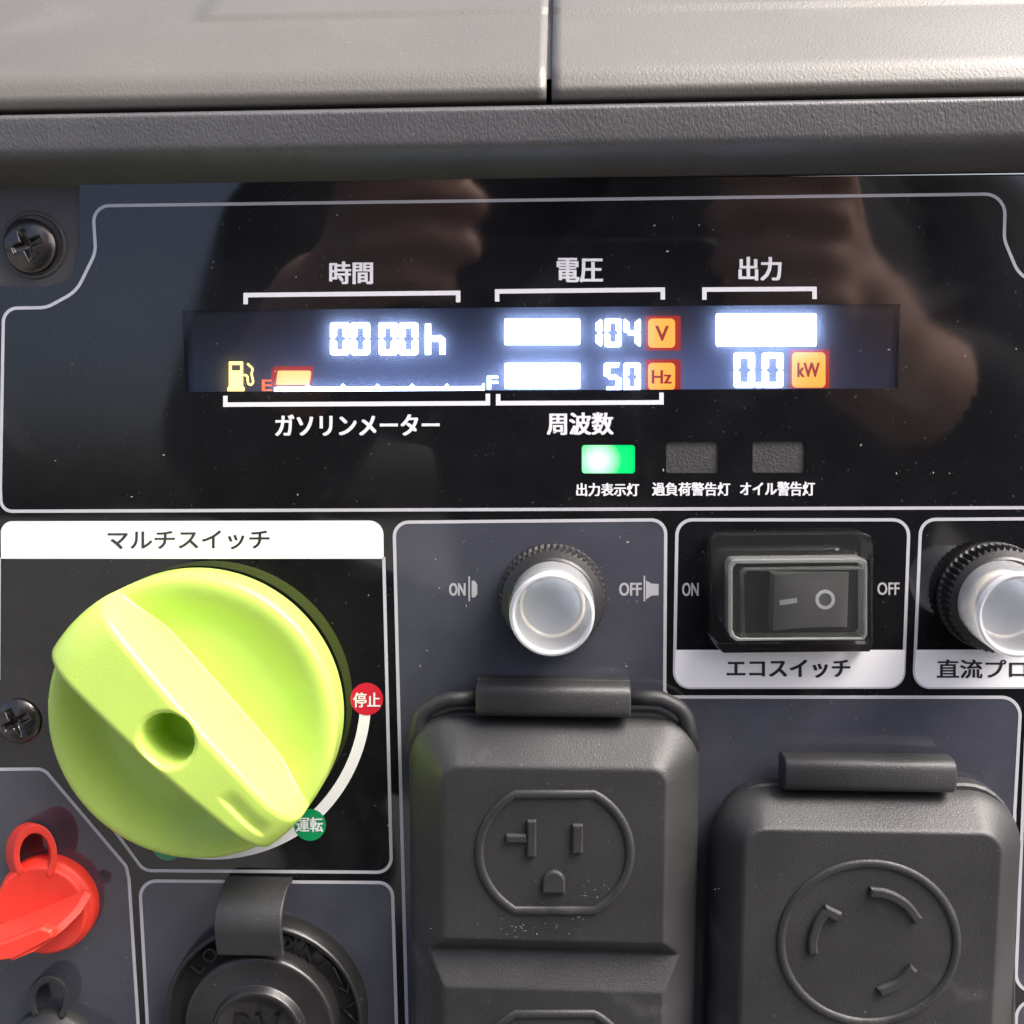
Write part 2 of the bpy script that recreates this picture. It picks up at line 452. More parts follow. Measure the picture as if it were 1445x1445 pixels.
# beam over the panel, then the two lid halves
def swept(name, prof, xs, m, parent, disp=None, caps=True, **k):
    """profile of (h mm, Z m) drawn along X"""
    pr = []
    for i in range(len(prof)-1):           # finer steps along the profile
        (h0, z0), (h1, z1) = prof[i], prof[i+1]
        L = math.hypot(h1-h0, (z1-z0)*1000); n = max(1, int(L/1.2))
        pr += [(h0+(h1-h0)*j/n, z0+(z1-z0)*j/n) for j in range(n)]
    pr.append(prof[-1]); N = len(pr); vs, fs = [], []
    for x in xs:
        for i, (h, z) in enumerate(pr):
            d = disp(x, h, z) if disp else 0
            vs.append((x, -(h+d)*MM, z+d*.8*MM+x*.0055))
    for a in range(len(xs)-1):
        for i in range(N-1): fs.append((a*N+i, a*N+i+1, (a+1)*N+i+1, (a+1)*N+i))
    if caps:
        fs.append(tuple(range(N))); fs.append(tuple((len(xs)-1)*N+i for i in range(N)))
    me = bpy.data.meshes.new(name); me.from_pydata(vs, [], fs); me.update()
    ob = finish(name, me, m, parent, smooth=True, recalc=True, **k)
    for p in me.polygons:
        if len(p.vertices) > 4: p.use_smooth = False
    return ob

def arcprof(pts, n=6):
    """smooth a (h, Z) profile by rounding each inner corner"""
    out = [pts[0]]
    for i in range(1, len(pts)-1):
        a, p, b = [np.array((q[0]*MM, q[1])) for q in (pts[i-1], pts[i], pts[i+1])]
        r = pts[i][2] if len(pts[i]) > 2 else 0
        if not r: out.append((pts[i][0], pts[i][1])); continue
        da, db = a-p, b-p; la, lb = np.linalg.norm(da), np.linalg.norm(db)
        t = min(r*MM, la*.45, lb*.45); A, B = p+da/la*t, p+db/lb*t
        for j in range(n+1):
            s = j/n; q = (1-s)**2*A+2*s*(1-s)*p+s*s*B; out.append((q[0]/MM, q[1]))
    out.append(pts[-1][:2]); return [(q[0], q[1]) for q in out]

zbe = lambda v, h: zb(v, h*MM)
beam = arcprof([(-.9, zb(252)-.0002), (.3, zbe(250, .3), .5), (9.5, zbe(221, 9.5), 2.2), (12.2, zbe(206, 12.2), 2.5),
                (12.8, zbe(151.5, 12.8), .7), (11.0, zbe(148.5, 11.0)), (4, zbe(147.5, 9)), (-40, zbe(147.5, 9))])
# the edges of beam and lid rise slightly to the right in the picture because the lens looks a little to the left
swept('top_beam', beam, np.linspace(XL-.004, XR+.004, 30), M['beam'], GEN, label='grained charcoal plastic beam above the panel')

zl = zbe(144.2, 11.2)
LIDP = arcprof([(-30, zl+.0002), (9.5, zl), (11.6, zl+.0003, .5), (12.2, zl+.0022, 1.6), (10.4, zl+.0064, 3.2),
                (-4.0, zl+.0195, 5), (-34, zl+.044, 10), (-90, zl+.070, 20), (-200, zl+.078, 10), (-330, zl+.078)])
def lid_disp(left):
    def f(x, h, z):
        # a shallow raised field near the crest of each half
        def ss(a): a = min(1, max(0, a)); return a*a*(3-2*a)
        if left:
            k = ss((x-P(286, 20, -.015)[0])/.0025)
        else:
            k = 1
        return .55*k*ss((z-(zl+.0232))/.0012)
    return f
xs1 = P(771.0, 130, .012)[0]; xs2 = P(778.5, 130, .012)[0]
def halfxs(a, b, n):
    e = np.linspace(a, b, n)
    return e
swept('lid_panel', LIDP, halfxs(XL-.004, xs1, 90), M['lid'], GEN, disp=lid_disp(True), label='left half of the dusty plastic top lid')
swept('lid_panel', LIDP, halfxs(xs2, XR+.004, 90), M['lid'], GEN, disp=lid_disp(False), label='right half of the dusty plastic top lid')
# strip seen down in the seam between the halves
seam = [(h-1.6, z-.0008) for h, z in LIDP if z > zl+.0055]
swept('seam_strip', seam, [xs1-.002, xs2+.002], M['beam'], GEN, caps=False, label='strip lying in the seam between the lid halves')

# ------------------------------------------------------------------ control panel
H0, H1, H2, H3 = 0.0, .05*MM, .10*MM, .15*MM
LCD_BACK = -2.1*MM

pan_out = fillet([(112, 254), (1600, 247), (1600, 2050), (-52, 2050), (-52, 404), (70, 404), (96, 396), (107, 374), (113, 345)],
                 [12, 0, 0, 0, 14, 14, 16, 16, 12])
win = [(257, 438), (1270, 429), (1267, 548), (262, 553)]
lamp_px = [(821, 628, 896, 668), (940, 623, 1014, 667.5), (1062, 622.5, 1136, 667)]
holes = [win]+[fillet(rect(*b), 4, n=3) for b in lamp_px]
def panel_sheet():
    loops = [[P(u, v) for u, v in lp] for lp in [pan_out]+holes]
    loops[0] = ccw(loops[0]); loops[1:] = [ccw(l)[::-1] for l in loops[1:]]
    flat = [p for l in loops for p in l]; n = len(flat)
    tris = tessellate_polygon([[Vector((x, z, 0)) for x, z in l] for l in loops])
    vs = [(x, 0, z) for x, z in flat]+[(x, 2.2*MM, z) for x, z in flat]
    fs = [t for t in tris]
    s = 0
    for li, l in enumerate(loops):
        k = len(l)
        for i in range(k):
            j = (i+1) % k; fs.append((s+i, s+j, n+s+j, n+s+i))
        s += k
    me = bpy.data.meshes.new('control_panel'); me.from_pydata(vs, [], fs); me.update()
    for p in me.polygons:
        pass
    bm = bmesh.new(); bm.from_mesh(me); bmesh.ops.recalc_face_normals(bm, faces=bm.faces)
    bm.to_mesh(me); bm.free()
    return finish('control_panel', me, M['panel'], GEN, label='glossy black control panel sheet with silver outlines')
PAN = panel_sheet()

LW = 4.6
# upper frame
f1 = fillet([(131, 290.5), (1419, 273.5), (1417, 338), (1437, 386), (1480, 410), (1560, 414), (1568, 716), (2, 721.5), (.5, 690), (5, 435), (66, 434), (108, 411), (135, 356)],
            [22, 28, 40, 40, 40, 25, 25, 22, 20, 20, 40, 50, 44])
stroke('printed_frame', f1, LW, H2, M['line'], PAN)
# multi switch frame: white heading strip, then the line round the knob
mt = fillet([(1, 735.5), (541, 734.5), (541.5, 788.5), (1.5, 788.5)], [16, 20, 0, 0])
sheet('label_plate', [mt], H2, M['white'], PAN)
f2 = fillet([(541.5, 786), (552.5, 1231), (203, 1228.5), (118, 1112), (96, 1082)], [0, 20, 22, 0, 0])
stroke('printed_frame', f2, LW, H2, M['line'], PAN, closed=False)
stroke('printed_frame', [(-1, 787), (-2, 960)], LW, H2, M['line'], PAN, closed=False)
# L-shaped grey field: breaker and both outlets
f3 = fillet([(556, 737), (939.5, 733.5), (938, 960), (938, 983.5), (1441, 984), (1432, 1145), (1422, 1500), (1410, 1900), (592, 1900), (574, 1440), (561, 940)],
            [20, 20, 0, 28, 26, 0, 0, 0, 0, 0, 0])
sheet('grey_field', [f3], H1, M['field'], PAN)
stroke('printed_frame', f3, LW, H2, M['line'], PAN)
# eco switch frame
f4 = fillet([(955.5, 733.5), (1283, 733.5), (1274.5, 969.5), (951.5, 970)], 22)
stroke('printed_frame', f4, LW, H2, M['line'], PAN)
sheet('label_plate', [fillet([(953.5, 917), (1277, 917), (1274.5, 969.5), (951.5, 970)], [0, 0, 22, 22])], H3, M['white'], PAN)
# direct current protector frame
f5 = fillet([(1299.5, 733), (1625, 731), (1612, 969), (1289.5, 970)], 22)
stroke('printed_frame', f5, LW, H2, M['line'], PAN)
sheet('label_plate', [fillet([(1292.5, 917), (1616, 916), (1612, 969), (1289.5, 970)], [0, 0, 22, 22])], H3, M['white'], PAN)
# grey field of the direct current terminals
f6 = fillet([(-48, 1086), (62, 1085), (178, 1222), (182, 1240), (195, 1445), (212, 1900), (-48, 1900)], [16, 22, 14, 10, 0, 0, 0])
sheet('grey_field', [f6], H1, M['field'], PAN)
stroke('printed_frame', f6, LW, H2, M['line'], PAN)
# grey field of the round socket
f7 = fillet([(197, 1243), (553.5, 1245.5), (559.5, 1445), (572, 1900), (232, 1900), (208, 1445)], [22, 20, 0, 0, 0, 0])
sheet('grey_field', [f7], H1, M['field'], PAN)
stroke('printed_frame', f7, LW, H2, M['line'], PAN)
# two grey fields right of the outlets
for q in ([(1450, 984), (1600, 984), (1590, 1401), (1433, 1399)], [(1435, 1412), (1590, 1414), (1580, 1900), (1420, 1900)]):
    f = fillet(q, 24); sheet('grey_field', [f], H1, M['field'], PAN); stroke('printed_frame', f, LW, H2, M['line'], PAN)

# brackets over and under the readings
def bracket(pts): stroke('bracket', pts, 6.4, H2, M['ink'], PAN, closed=False)
bracket([(346.6, 429.4), (346.6, 416.4), (646.5, 413.3), (646.5, 426.6)])
bracket([(701.5, 425.5), (701.5, 411.2), (935.3, 408.7), (935.3, 422.8)])
bracket([(994, 423), (994, 408.6), (1149.4, 407.6), (1149.4, 422)])
bracket([(318, 558.5), (318, 571), (688.4, 569), (688.4, 555.5)])
bracket([(703, 556), (703, 569), (933.5, 567.8), (933.5, 554)])

LET = [('時間', (464.5, 369.5, 526.5, 400.5)), ('電圧', (785.5, 364.5, 851, 398)), ('出力', (1042, 363, 1103, 395.5)),
       ('ガソリンメーター', (388, 585.5, 620.5, 615, -1)), ('周波数', (771.5, 582.5, 866, 613.5)),
       ('出力表示灯', (813, 682, 902, 700)), ('過負荷警告灯', (920, 681, 1030.5, 699.5)), ('オイル警告灯', (1044, 680, 1150, 699.5))]
for s, b in LET: text('lettering', s, b, H2, M['ink'], PAN, bold=.028)
text('lettering', 'マルチスイッチ', (152, 749.5, 380.5, 775.5, -1), .15*MM, M['dark_ink'], PAN, bold=.016)
text('lettering', 'エコスイッチ', (1025.5, 931, 1200, 956), .2*MM, M['dark_ink'], PAN, bold=.03)
text('lettering', '直流プロ', (1322, 931, 1449, 957), .2*MM, M['dark_ink'], PAN, bold=.022)
text('lettering', 'ON', (633.5, 823, 657, 840.5), H2, M['ink_grey'], PAN, bold=.03)
text('lettering', 'OFF', (873.5, 822.5, 905.5, 840.5), H2, M['ink_grey'], PAN, bold=.03)
text('lettering', 'ON', (962.5, 822.5, 986, 841), H2, M['ink_grey'], PAN, bold=.02)
text('lettering', 'OFF', (1238, 822, 1269.5, 839.5), H2, M['ink_grey'], PAN, bold=.02)
# little pictures of a pressed and a released button
sheet('button_symbol', [rect(661, 813.5, 663.2, 848.5)], H2, M['ink_grey'], PAN)
sheet('button_symbol', [fillet([(665.5, 819), (670, 819.5), (673.5, 825), (673.5, 839), (670, 843), (665.5, 843.5)], 2.5)], H2, M['ink_grey'], PAN)
sheet('button_symbol', [rect(908.2, 812.5, 910.4, 848.5)], H2, M['ink_grey'], PAN)
sheet('button_symbol', [[(911.5, 819), (919.5, 823.5), (929.5, 824), (929.5, 840), (919.5, 840.5), (911.5, 846)]], H2, M['ink_grey'], PAN)

# positions round the knob
KC = (289, 986)
def arc(c, r, a0, a1, n=40): return [(c[0]+r*math.cos(math.radians(a0+(a1-a0)*i/n)), c[1]+r*math.sin(math.radians(a0+(a1-a0)*i/n))) for i in range(n+1)]
stroke('position_arc', [(KC[0]+227*math.cos(math.radians(a)), KC[1]+(227-8*max(0, (a-45)/45))*math.sin(math.radians(a))) for a in range(2, 105, 2)], 15.5, H1, M['ink'], PAN, closed=False)
def dot(c, r, m, s, box):
    sheet('position_dot', [arc(c, r, 0, 360, 40)[:-1]], H2, m, PAN)
    if s: text('lettering', s, box, H3, M['ink'], PAN, bold=.02)
dot((517.5, 986.5), 23, M['red_ink'], '停止', (498.5, 977.5, 536.5, 998))
dot((437.5, 1164), 22.5, M['green_ink'], '運転', (417.5, 1153.5, 456, 1174))
dot((237, 1192), 22.5, M['green_ink'], None, None)

# ------------------------------------------------------------------ display
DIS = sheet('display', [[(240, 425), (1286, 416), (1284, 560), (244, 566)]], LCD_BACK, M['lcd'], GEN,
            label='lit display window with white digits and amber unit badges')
hs = LCD_BACK+.12*MM; hg = LCD_BACK+.06*MM; hi_ = LCD_BACK+.18*MM
sheet('display_film', [win], -.12*MM, M['film'], DIS)
def seg(name, loops, m, h=hs, **k): return sheet(name, loops, h, m, DIS, **k)

SEG7 = {'0': 'abcdef', '1': 'bc', '4': 'fgbc', '5': 'afgcd'}
def digit(ch, u0, v0, u1, v1, t, slant=0.0):
    """seven-segment figure, its lit segments one part"""
    W_, Hh = u1-u0, v1-v0; th = t*.82; mid = Hh/2; g = .45; q = th/2; c = t*.3
    S = {'a': [(c, 0), (W_-c, 0), (W_-t*.55, th), (t*.55, th)],
         'd': [(t*.55, Hh-th), (W_-t*.55, Hh-th), (W_-c, Hh), (c, Hh)],
         'f': [(0, c), (c*.6, c*.2), (t, th*.8+g), (t, mid-q-g*.5), (t*.5, mid-g), (0, mid-g-q*.3)],
         'e': [(0, mid+g+q*.3), (t*.5, mid+g), (t, mid+q+g*.5), (t, Hh-th*.8-g), (c*.6, Hh-c*.2), (0, Hh-c)],
         'b': [(W_, c), (W_-c*.6, c*.2), (W_-t, th*.8+g), (W_-t, mid-q-g*.5), (W_-t*.5, mid-g), (W_, mid-g-q*.3)],
         'c': [(W_, mid+g+q*.3), (W_-t*.5, mid+g), (W_-t, mid+q+g*.5), (W_-t, Hh-th*.8-g), (W_-c*.6, Hh-c*.2), (W_, Hh-c)],
         'g': [(t*.55, mid-q*.1), (t*.9, mid-q), (W_-t*.9, mid-q), (W_-t*.55, mid), (W_-t*.9, mid+q), (t*.9, mid+q)]}
    vs, fs = [], []
    for s in SEG7[ch]:
        lp = S[s]; b = len(vs)
        for x, y in lp:
            X, Z = P(u0+x+slant*(Hh-y), v0+y, hs); vs.append((X, -hs, Z))
        fs.append(tuple(range(b, b+len(lp)))[::-1])
    return mesh('digit', vs, fs, M['seg'], DIS)
for u0, u1 in ((466, 493), (495, 522), (534.5, 561), (563, 590)): digit('0', u0, 455, u1, 501, 9.2)
# the h of the hour counter
seg('unit_letter', [[(600, 457), (608, 457), (608, 474), (622, 473), (628, 478), (628.5, 500), (620.5, 500), (620, 482), (608, 482), (608, 500.5), (600, 500.5)]], M['seg'])
seg('blank_bar', [fillet(rect(712, 449.7, 818.5, 486.5), 2.5, n=3)], M['seg'])
seg('blank_bar', [fillet(rect(712, 512.5, 818.5, 548.5), 2.5, n=3)], M['seg'])
seg('blank_bar', [fillet(rect(1010.5, 442.5, 1152, 488.5), 2.5, n=3)], M['seg'])
digit('1', 830, 450, 849.5, 489.5, 9); digit('0', 853, 449.5, 877, 489.5, 8.0); digit('4', 880, 449.5, 904, 489.5, 8.0)
digit('5', 852.5, 512, 877, 552, 8.0); digit('0', 880, 512, 904, 552, 8.0)
digit('0', 1035.5, 497.5, 1065, 547, 9.2); digit('0', 1075.5, 497.5, 1105, 547, 9.2)
seg('decimal_point', [rect(1066.5, 539.5, 1074.5, 547)], M['seg'])
def badge(u0, v0, u1, v1, g, s, tb):
    seg('badge_halo', [fillet(rect(u0-g[0], v0-g[1], u1+g[2], v1+g[3]), 3, n=3)], M['redglow'], h=hg)  # halo of the lit badge, painted as a larger red patch behind it
    seg('unit_badge', [fillet(rect(u0, v0, u1, v1), 6, n=4)], M['amber'])
    text('lettering', s, tb, hi_, M['badge_ink'], DIS, bold=.03)
badge(914.6, 449.6, 952.6, 490.6, (4, 4, 8, 4), 'V', (924.5, 460, 944, 481))
badge(914.6, 512, 952.6, 550.5, (4, 5, 8, 2), 'Hz', (919.5, 522.5, 948, 541))
badge(1117.5, 497.2, 1164.8, 546.8, (4, 4, 6, 1), 'kW', (1125, 512, 1157, 532))
# fuel gauge
seg('fuel_icon', [fillet([(323, 510), (343, 510), (343, 546), (345, 546), (345, 552), (321, 552), (321, 546), (323, 546)], 1.2, n=2),
                  rect(327, 515, 339, 523)], M['yellow'])
hose = [(344, 529), (349, 530), (350, 541), (354, 544), (357.5, 539), (355, 528), (356.5, 520), (349, 513)]
def hose_part():
    pts = fillet(hose, 3, closed=False); A = offset(pts, 1.5, False); B = offset(pts, -1.5, False); n = len(pts); vs = []
    for p in A+B:
        x, z = P(p[0], p[1], hs); vs.append((x, -hs, z))
    mesh('fuel_hose_icon', vs, [(i, i+1, n+i+1, n+i) for i in range(n-1)], M['yellow'], DIS)
hose_part()
text('lettering', 'E', (369.5, 536, 384, 551.5), hs, M['redseg'], DIS, bold=.02)
seg('badge_halo', [[(383, 523), (388, 517), (443, 516.5), (440, 545), (383, 545.5)]], M['redglow'], h=hg)
seg('fuel_block', [fillet([(392, 523), (439.5, 523), (436.5, 543), (389, 543.5)], 2.5, n=3)], M['peach'])
gl = [(387, 546.5), (402, 546)]
for u in (434, 484, 532.5, 581.5, 630.5): gl += [(u-4, 545.8), (u, 541.5), (u+4, 545.6)]
gl += [(680, 545), (681, 541.5), (683.5, 541.5), (683.5, 552.5), (387, 553.2)]
seg('fuel_scale', [gl], M['seg'])
text('lettering', 'F', (687.5, 531, 703, 549), hs, M['seg'], DIS, bold=.03)

# status lamps
for b, m, lab in zip(lamp_px, (M['green'], M['lamp_off'], M['lamp_off']),
                     ('lit green output lamp', 'unlit grey lamp in the middle of the three', 'unlit grey lamp at the right of the three')):
    sheet('status_lamp', [[(b[0]-3, b[1]-3), (b[2]+3, b[1]-3), (b[2]+3, b[3]+3), (b[0]-3, b[3]+3)]], -.45*MM, m, GEN, label=lab)

# ------------------------------------------------------------------ screws
def screw(px, r, ang, label):
    c = P(*px, 0); r *= MM; base = -.9*MM
    ca, sa = math.cos(ang), math.sin(ang)
    sdf = lambda x, z: np.hypot(x-c[0], z-c[1])-r
    def H(x, z):
        X, Z = x-c[0], z-c[1]; d = np.hypot(X, Z)
        h = base+.9*MM+2.1*MM*np.sqrt(np.clip(1-(d/(r*1.04))**2, 0, 1))
        a, b = X*ca+Z*sa, -X*sa+Z*ca
        cut = np.minimum(np.maximum(np.abs(a)-.75*MM, np.abs(b)-3.3*MM), np.maximum(np.abs(b)-.75*MM, np.abs(a)-3.3*MM))
        k = np.clip(.5-cut/(.45*MM), 0, 1); k = k*k*(3-2*k)
        depth = 2.3*MM*np.clip(1-d/(4.6*MM), .25, 1)
        return h-k*depth
    field('screw', (c[0]-r*1.05, c[0]+r*1.05, c[1]-r*1.05, c[1]+r*1.05), .17*MM, sdf, H, base, M['screw'], GEN, label=label)
screw((43, 347), 5.7, .35, 'black cross-head screw in the panel corner')
lathe('screw_recess', P(45, 345, 0), [(7.2, -.86), (7.1, -.5), (6.4, -.55), (6.2, -.86)], M['case'], GEN, n=48)
screw((27, 1017), 5.1, .5, 'black cross-head screw left of the knob')

# ------------------------------------------------------------------ knob
def knob():
    c = P(289, 997, 0); R = 31.7*MM
    bx, bz = .69, -.724; vx, vz = .724, .69
    def ss(a): a = np.clip(a, 0, 1); return a*a*(3-2*a)
    def smax(a, b, k): h = np.clip(.5+.5*(a-b)/k, 0, 1); return b*(1-h)+a*h+k*h*(1-h)
    sdf = lambda x, z: np.hypot(x-c[0], z-c[1])-R
    def H(x, z):
        X, Z = (x-c[0])/MM, (z-c[1])/MM; r = np.hypot(X, Z); u = X*bx+Z*bz; v = X*vx+Z*vz; Rm = R/MM
        floor = 7.0+2.8*ss((r-(Rm-12.5))/10.2)
        edge = np.clip((r-(Rm-2.2))/2.2, 0, 1); floor = floor-1.6*(1-np.sqrt(np.clip(1-edge**2, 0, 1)))
        top = 22.0-2.6*(u/Rm)**2
        e2 = np.clip((r-(Rm-9.0))/9.0, 0, 1); top = top-6.5*(1-np.sqrt(np.clip(1-e2**2, 0, 1)))
        wdt = 7.1-.055*u
        s = np.where(v > 0, v-wdt+.9, -v-wdt-.2)
        rr = 1.7
        rnd = np.clip((s+rr)/rr, 0, 1)
        bar = np.where(s < 0, top-rr*.8*(1-np.sqrt(np.clip(1-rnd**2, 0, 1))), top-rr*.8-5.0*s)
        h = smax(bar, floor, 1.4)
        r = np.hypot(u, v+.6); hole = ss((5.7-r)/.9); h = h-hole*13
        hb = ss((6.7-r)/1.4)*(1-hole); h = h-hb*.5
        # pointer crease toward the lower end of the grip: one sharp lip, the other side easing out
        lip = -1.9-.5*ss((u-14)/14); gr = ss((v-lip)/.55)*(1-ss((v-lip-.3)/4.2))
        gr = gr*ss((u-15)/4)*ss((29.0-u)/3.0); h = h-gr*.65
        return h*MM
    k = field('rotary_knob', (c[0]-R*1.03, c[0]+R*1.03, c[1]-R*1.03, c[1]+R*1.03), .27*MM, sdf, H, 1.2*MM, M['lime'], GEN,
              label='large lime green rotary knob with a diagonal grip bar')
    lathe('knob_skirt', c, [(28.5, .2), (28.8, .25), (28.8, 1.3)], M['black_plastic'], k, n=72)
knob()

# ------------------------------------------------------------------ breaker buttons with clear boots
def button(px, label, lean=(0, 0), floor=(0, 0)):
    c = P(*px, 0)
    b = lathe('breaker_button', c, [(11.6, .1), (11.6, 1.2), (11.3, 1.6), (11.3, 5.6), (10.7, 6.6), (9.4, 7.2), (8.9, 7.6), (7.2, 7.7), (0, 7.7)], M['black_plastic'], GEN,
              n=104, knurl=(1.5, 5.7, .7), label=label, smooth=False)
    lathe('boot', c, [(8.75, 7.4), (8.7, 14), (8.45, 19.6), (8.2, 20.5), (7.8, 20.8), (7.35, 20.5), (7.1, 19.6), (6.75, 13.2), (6.45, 11.9), (5.9, 11.35), (0, 11.2)], M['silicone'], b, n=72, lean=lean)
    lathe('boot_rim', c, [(8.5, 19.9), (8.25, 20.7), (7.9, 20.95), (7.55, 20.7), (7.35, 19.9)], M['silicone_rim'], b, n=72, lean=lean)
    lathe('button_core', (c[0], c[1]), [(6.0, 8), (6.0, 10.4), (5.6, 10.8), (0, 10.9)], M['core'], b, n=48, lean=lean)
    lathe('core_ring', (c[0], c[1]), [(6.9, 8), (6.9, 10.6), (6.5, 11.0), (6.1, 10.6), (6.1, 8)], M['core_warm'], b, n=48, lean=lean)
button((780, 840), 'round push button in a clear boot above the outlet cover')
button((1398, 840), 'round push button in a clear boot cut off by the right edge', lean=(-.12, .0))

# ------------------------------------------------------------------ rocker switch under its clear cover
def rocker():
    bez = loft('rocker_switch', fillet(rect(1034, 786, 1222, 902), 6), [(0, .2), (0, 1.0), (.5, 1.5)], M['black_plastic'], GEN, px_h=1,
               label='rocker switch under a clear square cover')
    # the rocker stands up at its left end and slopes down to the right
    x0, z1 = P(1093, 812, 6.5*MM); _, z0 = P(1093, 890, 6.5*MM); x1, _ = P(1196, 850, 2.0*MM)
    n = 14; vs = []; fs = []
    for i in range(n+1):
        t = i/n; h = (6.5+(2.2-6.5)*t-1.1*math.sin(math.pi*t))*MM; x = x0+(x1-x0)*t
        vs += [(x, -h, z0), (x, -h, z1), (x, -1.4*MM, z0), (x, -1.4*MM, z1)]
    for i in range(n):
        a, b = i*4, i*4+4
        fs += [(a, b, b+1, a+1), (a, a+2, b+2, b), (a+1, b+1, b+3, a+3)]
    fs += [(0, 1, 3, 2), (n*4, n*4+2, n*4+3, n*4+1)]
    mesh('rocker', vs, fs, M['rocker'], bez, recalc=True)
    # marks lie on the slope
    def on(u, v):
        h = 4*MM
        for _ in range(6):
            x, z = P(u, v, h); t = (x-x0)/(x1-x0); h = (6.5+(2.2-6.5)*t-1.1*math.sin(math.pi*min(1, max(0, t))))*MM+.12*MM
        return (x, -h, z)
    q = [(1100, 847), (1124.5, 843.5), (1125, 850.5), (1100.5, 854.5)]
    mesh('mark', [on(*p) for p in q], [(3, 2, 1, 0)], M['white'], bez)
    A = [on(*p) for p in arc((1164.5, 846), 14, 0, 360, 32)[:-1]]; B = [on(*p) for p in arc((1164.5, 846), 9, 0, 360, 32)[:-1]]
    mesh('mark', A+B, [(i, (i+1) % 32, 32+(i+1) % 32, 32+i) for i in range(32)], M['white'], bez)
    # the cover: skirt, raised box, window edge
    sk = fillet([(1002, 754), (1233, 752), (1233, 921), (1019, 922), (1004, 905)], [8, 12, 6, 4, 6])
    inn = fillet([(1030, 792), (1226, 790), (1226, 905), (1037, 906), (1029, 896)], [8, 8, 6, 4, 4])
    def ring(name, outer, inner, h0, h1, m, r=.5):
        """moulded wall between two pixel outlines, both at height h1"""
        N = 64
        def res(pts):
            p = [np.array(P(a, b, h1*MM)) for a, b in pts]; p.append(p[0])
            c = sum(p[:-1])/len(p[:-1])
            L = np.cumsum([0]+[np.linalg.norm(p[i+1]-p[i]) for i in range(len(p)-1)])
            out = []
            for k in range(N):
                s = L[-1]*k/N; i = min(np.searchsorted(L, s, 'right')-1, len(p)-2)
                t = (s-L[i])/max(L[i+1]-L[i], 1e-12); out.append(p[i]*(1-t)+p[i+1]*t)
            return out
        O, I = res(outer), res(inner); vs, fs = [], []
        for ins, h in ((0, h0), (0, h1-r), (.35*r, h1)):
            for k in range(N): p = O[k]+(I[k]-O[k])*min(.4, ins*MM/max(np.linalg.norm(I[k]-O[k]), 1e-9)); vs.append((p[0], -h*MM, p[1]))
        for f, h in ((.75, h1), (1, h1-r*.6), (1, h0)):
            for k in range(N): p = O[k]+(I[k]-O[k])*f; vs.append((p[0], -h*MM, p[1]))
        for q_ in range(5):
            for k in range(N):
                j = (k+1) % N; fs.append((q_*N+k, q_*N+j, (q_+1)*N+j, (q_+1)*N+k))
        return mesh(name, vs, fs, m, bez, recalc=True, smooth=False)
    ring('cover_skirt', sk, inn, .3, 4.6, M['boot'], .8)
    win_ = fillet([(1050, 806), (1219, 804), (1219, 899), (1052, 901)], 5)
    inn2 = fillet([(1028, 790), (1225, 788), (1225, 904), (1036, 905), (1028, 895)], [8, 8, 6, 4, 4])
    ring('cover_wall', inn2, fillet([(1034, 796), (1221, 794), (1221, 900), (1040, 901), (1034, 892)], [6, 6, 5, 3, 3]), 4.4, 9.6, M['boot_edge'], .6)
    ring('window_edge', fillet([(1046, 803), (1221, 801), (1221, 901), (1048, 903)], 6), win_, 6.4, 8.6, M['boot_edge'], .4)
    sheet('cover_window', [fillet([(1034, 796), (1221, 794), (1221, 900), (1040, 901), (1034, 892)], 5)], 9.0*MM, M['boot'], bez)
rocker()

# ------------------------------------------------------------------ outlet covers
def rrect(x, z, cx, cz, a, b, r):
    qx, qz = np.abs(x-cx)-(a-r), np.abs(z-cz)-(b-r)
    return np.hypot(np.maximum(qx, 0), np.maximum(qz, 0))+np.minimum(np.maximum(qx, qz), 0)-r

def cover(name, label, outer, plate, he, hp, r0, r1, groove=None):
    """moulded flip cover; outer and plate are pixel boxes (at heights he and hp)"""
    x0, z1 = P(outer[0], outer[1], he*MM); x1, _ = P(outer[2], outer[1], he*MM); _, z0 = P(outer[0], outer[3], he*MM)
    x0 = P(outer[0], outer[4], he*MM)[0]; x1 = P(outer[2], outer[4], he*MM)[0]
    p0 = P(plate[0], plate[4], hp*MM)[0]; p1 = P(plate[2], plate[4], hp*MM)[0]
    q1 = P(plate[0], plate[1], hp*MM)[1]; q0 = P(plate[0], plate[3], hp*MM)[1]
    A = ((x0+x1)/2, (z0+z1)/2, (x1-x0)/2, (z1-z0)/2, r0*MM); B = ((p0+p1)/2, (q0+q1)/2, (p1-p0)/2, (q1-q0)/2, r1*MM)
    sdf = lambda x, z: rrect(x, z, *A)
    def H(x, z):
        d1 = np.maximum(-rrect(x, z, *A), 0); d2 = np.maximum(rrect(x, z, *B), 0)
        t = d1/np.maximum(d1+d2, 1e-9)
        h = he+(hp-he)*t
        a_, b_ = np.full_like(h, hp), he+(hp-he)*t*1.05; kk = 1.0     # soft crest
        q_ = np.clip(.5+.5*(a_-b_)/kk, 0, 1); h = a_*(1-q_)+b_*q_-kk*q_*(1-q_)*.6
        if groove:
            zt, zv, zn, hv = [P(HALF, g, hp*MM)[1] for g in groove[:3]]+[groove[3]]
            g = np.where(z > zv, hv+(hp-hv)*(z-zv)/(zt-zv), hv+(hp-hv)*(zv-z)/(zv-zn))
            h = np.minimum(h, g)
        e = np.clip(1-d1/(1.6*MM), 0, 1); h = h-1.5*(1-np.sqrt(np.clip(1-e**2, 0, 1)))
        return h*MM
    o = field(name, (x0-.001, x1+.001, z0-.001, z1+.001), .33*MM, sdf, H, 3.0*MM, M['rubber'], GEN, label=label)
    return o, A

